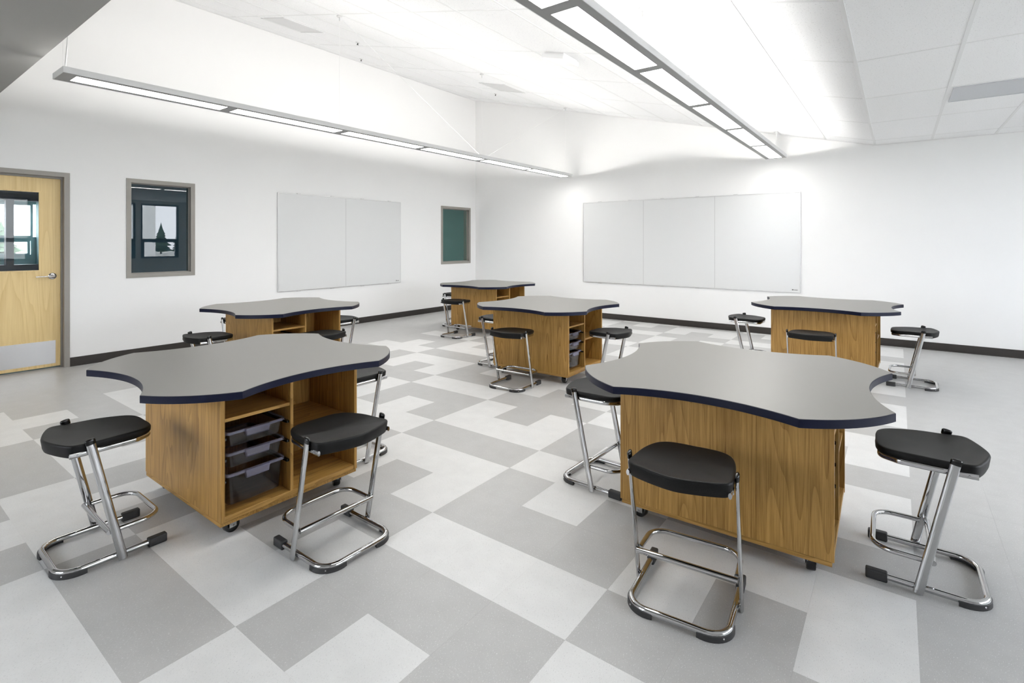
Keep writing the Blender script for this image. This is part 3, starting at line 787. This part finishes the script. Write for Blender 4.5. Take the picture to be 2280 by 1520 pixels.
# ------------------------------------------------------------------ stools
def catmull(pts, n=5):
    out = []; k = len(pts)
    for i in range(k):
        p0, p1, p2, p3 = pts[i-1], pts[i], pts[(i+1) % k], pts[(i+2) % k]
        for j in range(n):
            t = j / n
            out.append(tuple(.5*((2*p1[c]) + (-p0[c]+p2[c])*t + (2*p0[c]-5*p1[c]+4*p2[c]-p3[c])*t*t + (-p0[c]+3*p1[c]-3*p2[c]+p3[c])*t**3) for c in (0, 1)))
    return out
def make_stool():
    root = empty('stool')
    half = [(0, .194), (.065, .194), (.112, .185), (.146, .160), (.166, .118), (.179, .062), (.187, .0), (.191, -.055), (.192, -.098), (.186, -.125), (.160, -.144), (.085, -.171), (0, -.187)]
    ring = half + [(-x, y) for x, y in reversed(half[1:-1])]
    ol = catmull(ring, 4); k = len(ol)
    s = MB(); cy = 0.0
    def rear(y): t = min(1, max(0, (-y - .03) / .10)); return t*t*(3-2*t)
    def front(y): t = min(1, max(0, (y - .02) / .17)); return t*t*(3-2*t)
    ZR = .549
    def ztop(x, y, u):
        d = -.011 * (1-u*u) * (1 - .6*front(y)) - .007*front(y) + .004*rear(y)*u**4
        return ZR + d
    levels = [(u, None) for u in (.18, .4, .6, .76, .88, .94)]
    rows = []
    for u, _ in levels: rows.append([(x*u, cy+(y-cy)*u, ztop(x*u, y*u, u)) for x, y in ol])
    def inset(x, y, dd):
        r = math.hypot(x, y); return (x*(1-dd/r), y*(1-dd/r))
    rows.append([(*inset(x, y, .006), ztop(x, y, 1)-.0008) for x, y in ol])
    rows.append([(*inset(x, y, .0018), ztop(x, y, 1)-.0035) for x, y in ol])
    rows.append([(x, y, ztop(x, y, 1)-.009) for x, y in ol])
    rows.append([(*inset(x, y, .001+.004*rear(y)), ztop(x, y, 1)-.024-.020*rear(y)) for x, y in ol])
    rows.append([(*inset(x, y, .005+.004*rear(y)), ztop(x, y, 1)-.030-.024*rear(y)) for x, y in ol])
    rows.append([(*inset(x, y, .02), ztop(x, y, 1)-.030-.018*rear(y)) for x, y in ol])
    rows.append([(x*.5, y*.5, ZR-.034) for x, y in ol])
    for r in rows: s.v += r
    for i in range(len(rows)-1):
        for j in range(k):
            j2 = (j+1) % k; s.f.append([i*k+j, i*k+j2, (i+1)*k+j2, (i+1)*k+j])
    s.v += [(0, 0, ztop(0, 0, 0)), (0, 0, ZR-.034)]; ct, cb = len(s.v)-2, len(s.v)-1
    for j in range(k):
        j2 = (j+1) % k; s.f.append([ct, j2, j]); s.f.append([cb, (len(rows)-1)*k+j, (len(rows)-1)*k+j2])
    s.build('seat', 'seat_black', root, 60)
    # U frame hugging the underside of the seat
    zf = .507
    fp_ = fillet([(-.186, -.132, zf+.002), (-.184, -.03, zf+.001), (-.163, .115, zf-.003), (-.118, .180, zf-.005), (.118, .180, zf-.005), (.163, .115, zf-.003), (.184, -.03, zf+.001), (.186, -.132, zf+.002)], .05, 6)
    MB().tube(fp_, .0065, .0115, 14).build('seat_frame', 'chrome', root, 50)
    # slanted oval posts
    for sx in (-1, 1):
        X = sx*.2005
        p0, p1 = Vector((X, .052, .004)), Vector((X, -.0655, .556))
        ax = (p1-p0).normalized()
        po = MB().tube([tuple(p0), tuple(p1)], .0075, .0175, 20, up=(0, 1, .2)).build('post', 'chrome', root, 50)
        cp = MB().tube([tuple(p1-ax*.012), tuple(p1), tuple(p1+ax*.006), tuple(p1+ax*.0105), tuple(p1+ax*.012)], .0086, .0188, 20, up=(0, 1, .2))
        n_ = 20
        for lvl, sc in ((3, .8), (4, .35)):
            cpt = p1 + ax*(.0105 if lvl == 3 else .012)
            for q in range(n_):
                v = Vector(cp.v[lvl*n_+q]); cp.v[lvl*n_+q] = tuple(cpt + (v-cpt)*sc)
        cp.build('post_cap', 'gloss_black', po, 50)
        MB().lathe([(.006, sx*.186), (.006, sx*.194)], (0, .048, .022), 0, 10).build('weld', 'chrome', po)
        MB().lathe([(.004, sx*.1925), (.0035, sx*.195)], (0, -.105, zf+.002), 0, 10).build('rivet', 'chrome', po)
    # floor frame
    zr, xr, yr, yf = .021, .180, -.165, .215
    path = fillet([(-xr, yf, zr), (-xr, yr, zr), (xr, yr, zr), (xr, yf, zr)], .075, 9)
    fr = MB().tube(path, .0125, .0125, 16).build('floor_frame', 'chrome', root, 50)
    for sx in (-1, 1):
        MB().box(sx*xr-.0155, sx*xr+.0155, .150, .226, 0, .040).build('front_foot', 'rubber_grey', fr, None, .006, 3)
        # curved rear foot following the bend
        c0 = (sx*(xr-.075), yr+.075); m = MB()
        prof = [(.072, .0), (.0915, .0), (.0905, .020), (.0872, .0225), (.0872, .009), (.072, .007)]
        nseg = 12; a0, a1 = -.18*PI/2, 1.12*PI/2
        for q in range(nseg+1):
            a = a0 + (a1-a0)*q/nseg
            for r, z in prof: m.v.append((c0[0]+sx*r*math.sin(a), c0[1]-r*math.cos(a), z))
        kp_ = len(prof)
        for q in range(nseg):
            for e in range(kp_):
                e2 = (e+1) % kp_; m.f.append([q*kp_+e, q*kp_+e2, (q+1)*kp_+e2, (q+1)*kp_+e])
        m.f += [list(range(kp_)), [nseg*kp_+e for e in range(kp_-1, -1, -1)]]
        m.build('rear_foot', 'rubber_grey', fr, 35)
        a = PI/4; cs, ss = math.cos(a), math.sin(a)
        scw = MB().lathe([(.0035, 0), (.003, .0012)], seg=10)
        R = Matrix.Translation((c0[0]+sx*.0905*ss, c0[1]-.0905*cs, .0135)) @ Vector((sx*ss, -cs, 0)).to_track_quat('Z', 'Y').to_matrix().to_4x4()
        so = scw.build('screw', 'steel_brushed', fr); so.data.transform(R)
    # footrest loop and cross bar
    zl = .137
    lp = fillet([(-.187, .030, zl), (-.183, .202, zl), (.183, .202, zl), (.187, .030, zl)], .075, 8)
    MB().tube(lp, .0105, .0105, 14).build('footrest', 'chrome', root, 50)
    MB().tube([(-.193, .004, zl), (.193, .004, zl)], .0115, .0115, 14).build('cross_bar', 'chrome', root, 50)
    return root
STOOLS = [
 (-2.957, .755, -.7, 'black seat chrome stool at far left foreground, facing the front left table'),
 (-2.098, 1.451, 89.7, 'black seat chrome stool in front of the open shelves of the front left table'),
 (-2.918, 2.123, 183.4, 'black seat chrome stool half hidden behind the right edge of the front left table'),
 (-5.162, 2.154, .2, 'black seat stool showing above the left part of the front left tabletop'),
 (-4.406, 2.857, 90, 'stool mostly hidden behind the front left tabletop, only its black seat edge showing'),
 (-5.111, 3.54, 180, 'black seat stool at the right rear side of the table nearest the door wall'),
 (-6.026, 6.468, -91.4, 'black seat stool behind the left side of the far corner table'),
 (-5.331, 5.724, .2, 'black seat stool in front of the oak panel of the far corner table'),
 (-3.739, 4.719, -90.6, 'black seat stool peeking out at the left side of the middle table'),
 (-3.029, 4.063, 3.1, 'black seat chrome stool in front of the oak panel of the middle table'),
 (-2.246, 4.634, 89.5, 'black seat stool at the open shelf side of the middle table'),
 (-1.427, 2.8, -91.7, 'black seat chrome stool tucked under the left edge of the front right table'),
 (-.672, 2.034, 5.5, 'black seat chrome stool seen from behind in the foreground, before the large oak panel'),
 (.113, 2.826, 90.8, 'black seat chrome stool seen side-on at the right foreground'),
 (-1.416, 6.432, -91.1, 'black seat stool at the left side of the table by the wide writing board'),
 (-.66, 5.669, -1.0, 'black seat stool before the oak panel of the right rear table'),
 (.136, 6.476, 88.7, 'black seat chrome stool at the right side of the right rear table'),
 (-6.02, 2.90, -90, 'stool almost wholly hidden behind the cabinet of the table nearest the door wall'),
]
sp = None
for x, y, r, lab in STOOLS:
    if sp is None: sp = make_stool(); o = sp
    else: o = copy_tree(sp)
    o.location = (x, y, 0); o.rotation_euler = (0, 0, math.radians(r)); tag(o, lab, 'stool', 'black and chrome stools around the tables')

# ------------------------------------------------------------------ outdoors
struct(MB().box(-120, 120, -120, 120, -.6, -.5).build('ground', 'paving'))
nb = MB().box(70, 84, 14, 28.7, -.5, 12).box(69.8, 84.2, 13.8, 28.9, 12, 12.4).build('neighbour_building', 'neighbour_white')
tag(nb, 'white neighbouring building mirrored in the left window', 'building')
def conifer(label, x, y, h, r):
    root = empty('conifer_tree', (x, y, -.5)); tag(root, label, 'tree', 'trees outdoors')
    MB().lathe([(r*.08, 0), (r*.03, h*.9)], seg=8).build('trunk', 'bark', root, 40)
    m = MB(); n = 9
    for q in range(n):
        t = q/n; z0 = h*(.12+.85*t); rr = r*(1-t)*random.uniform(.85, 1.1)+.05
        k0 = len(m.v); seg = 13
        for e in range(seg):
            th = 2*PI*e/seg; ra = rr*random.uniform(.7, 1.15); m.v.append((ra*math.cos(th), ra*math.sin(th), z0-random.uniform(0, .05)*h))
        m.v.append((0, 0, z0+h*.17))
        for e in range(seg): m.f.append([k0+e, k0+(e+1) % seg, k0+seg])
        m.f.append([k0+e for e in range(seg-1, -1, -1)])
    m.build('crown', 'conifer', root)
for q, (x, y, h, r, lab) in enumerate([(88, 35.6, 5.3, 1.7, 'tallest dark conifer mirrored in the left window'), (90, 39.2, 5.0, 1.2, 'shorter conifer to the right of the tallest mirrored tree'),
        (93, 42.2, 4.8, 1.3, 'rightmost low conifer mirrored in the left window'), (-40, 6.0, 3.0, 1.6, 'faint conifer seen through the door glass')]): conifer(lab, x, y, h, r)
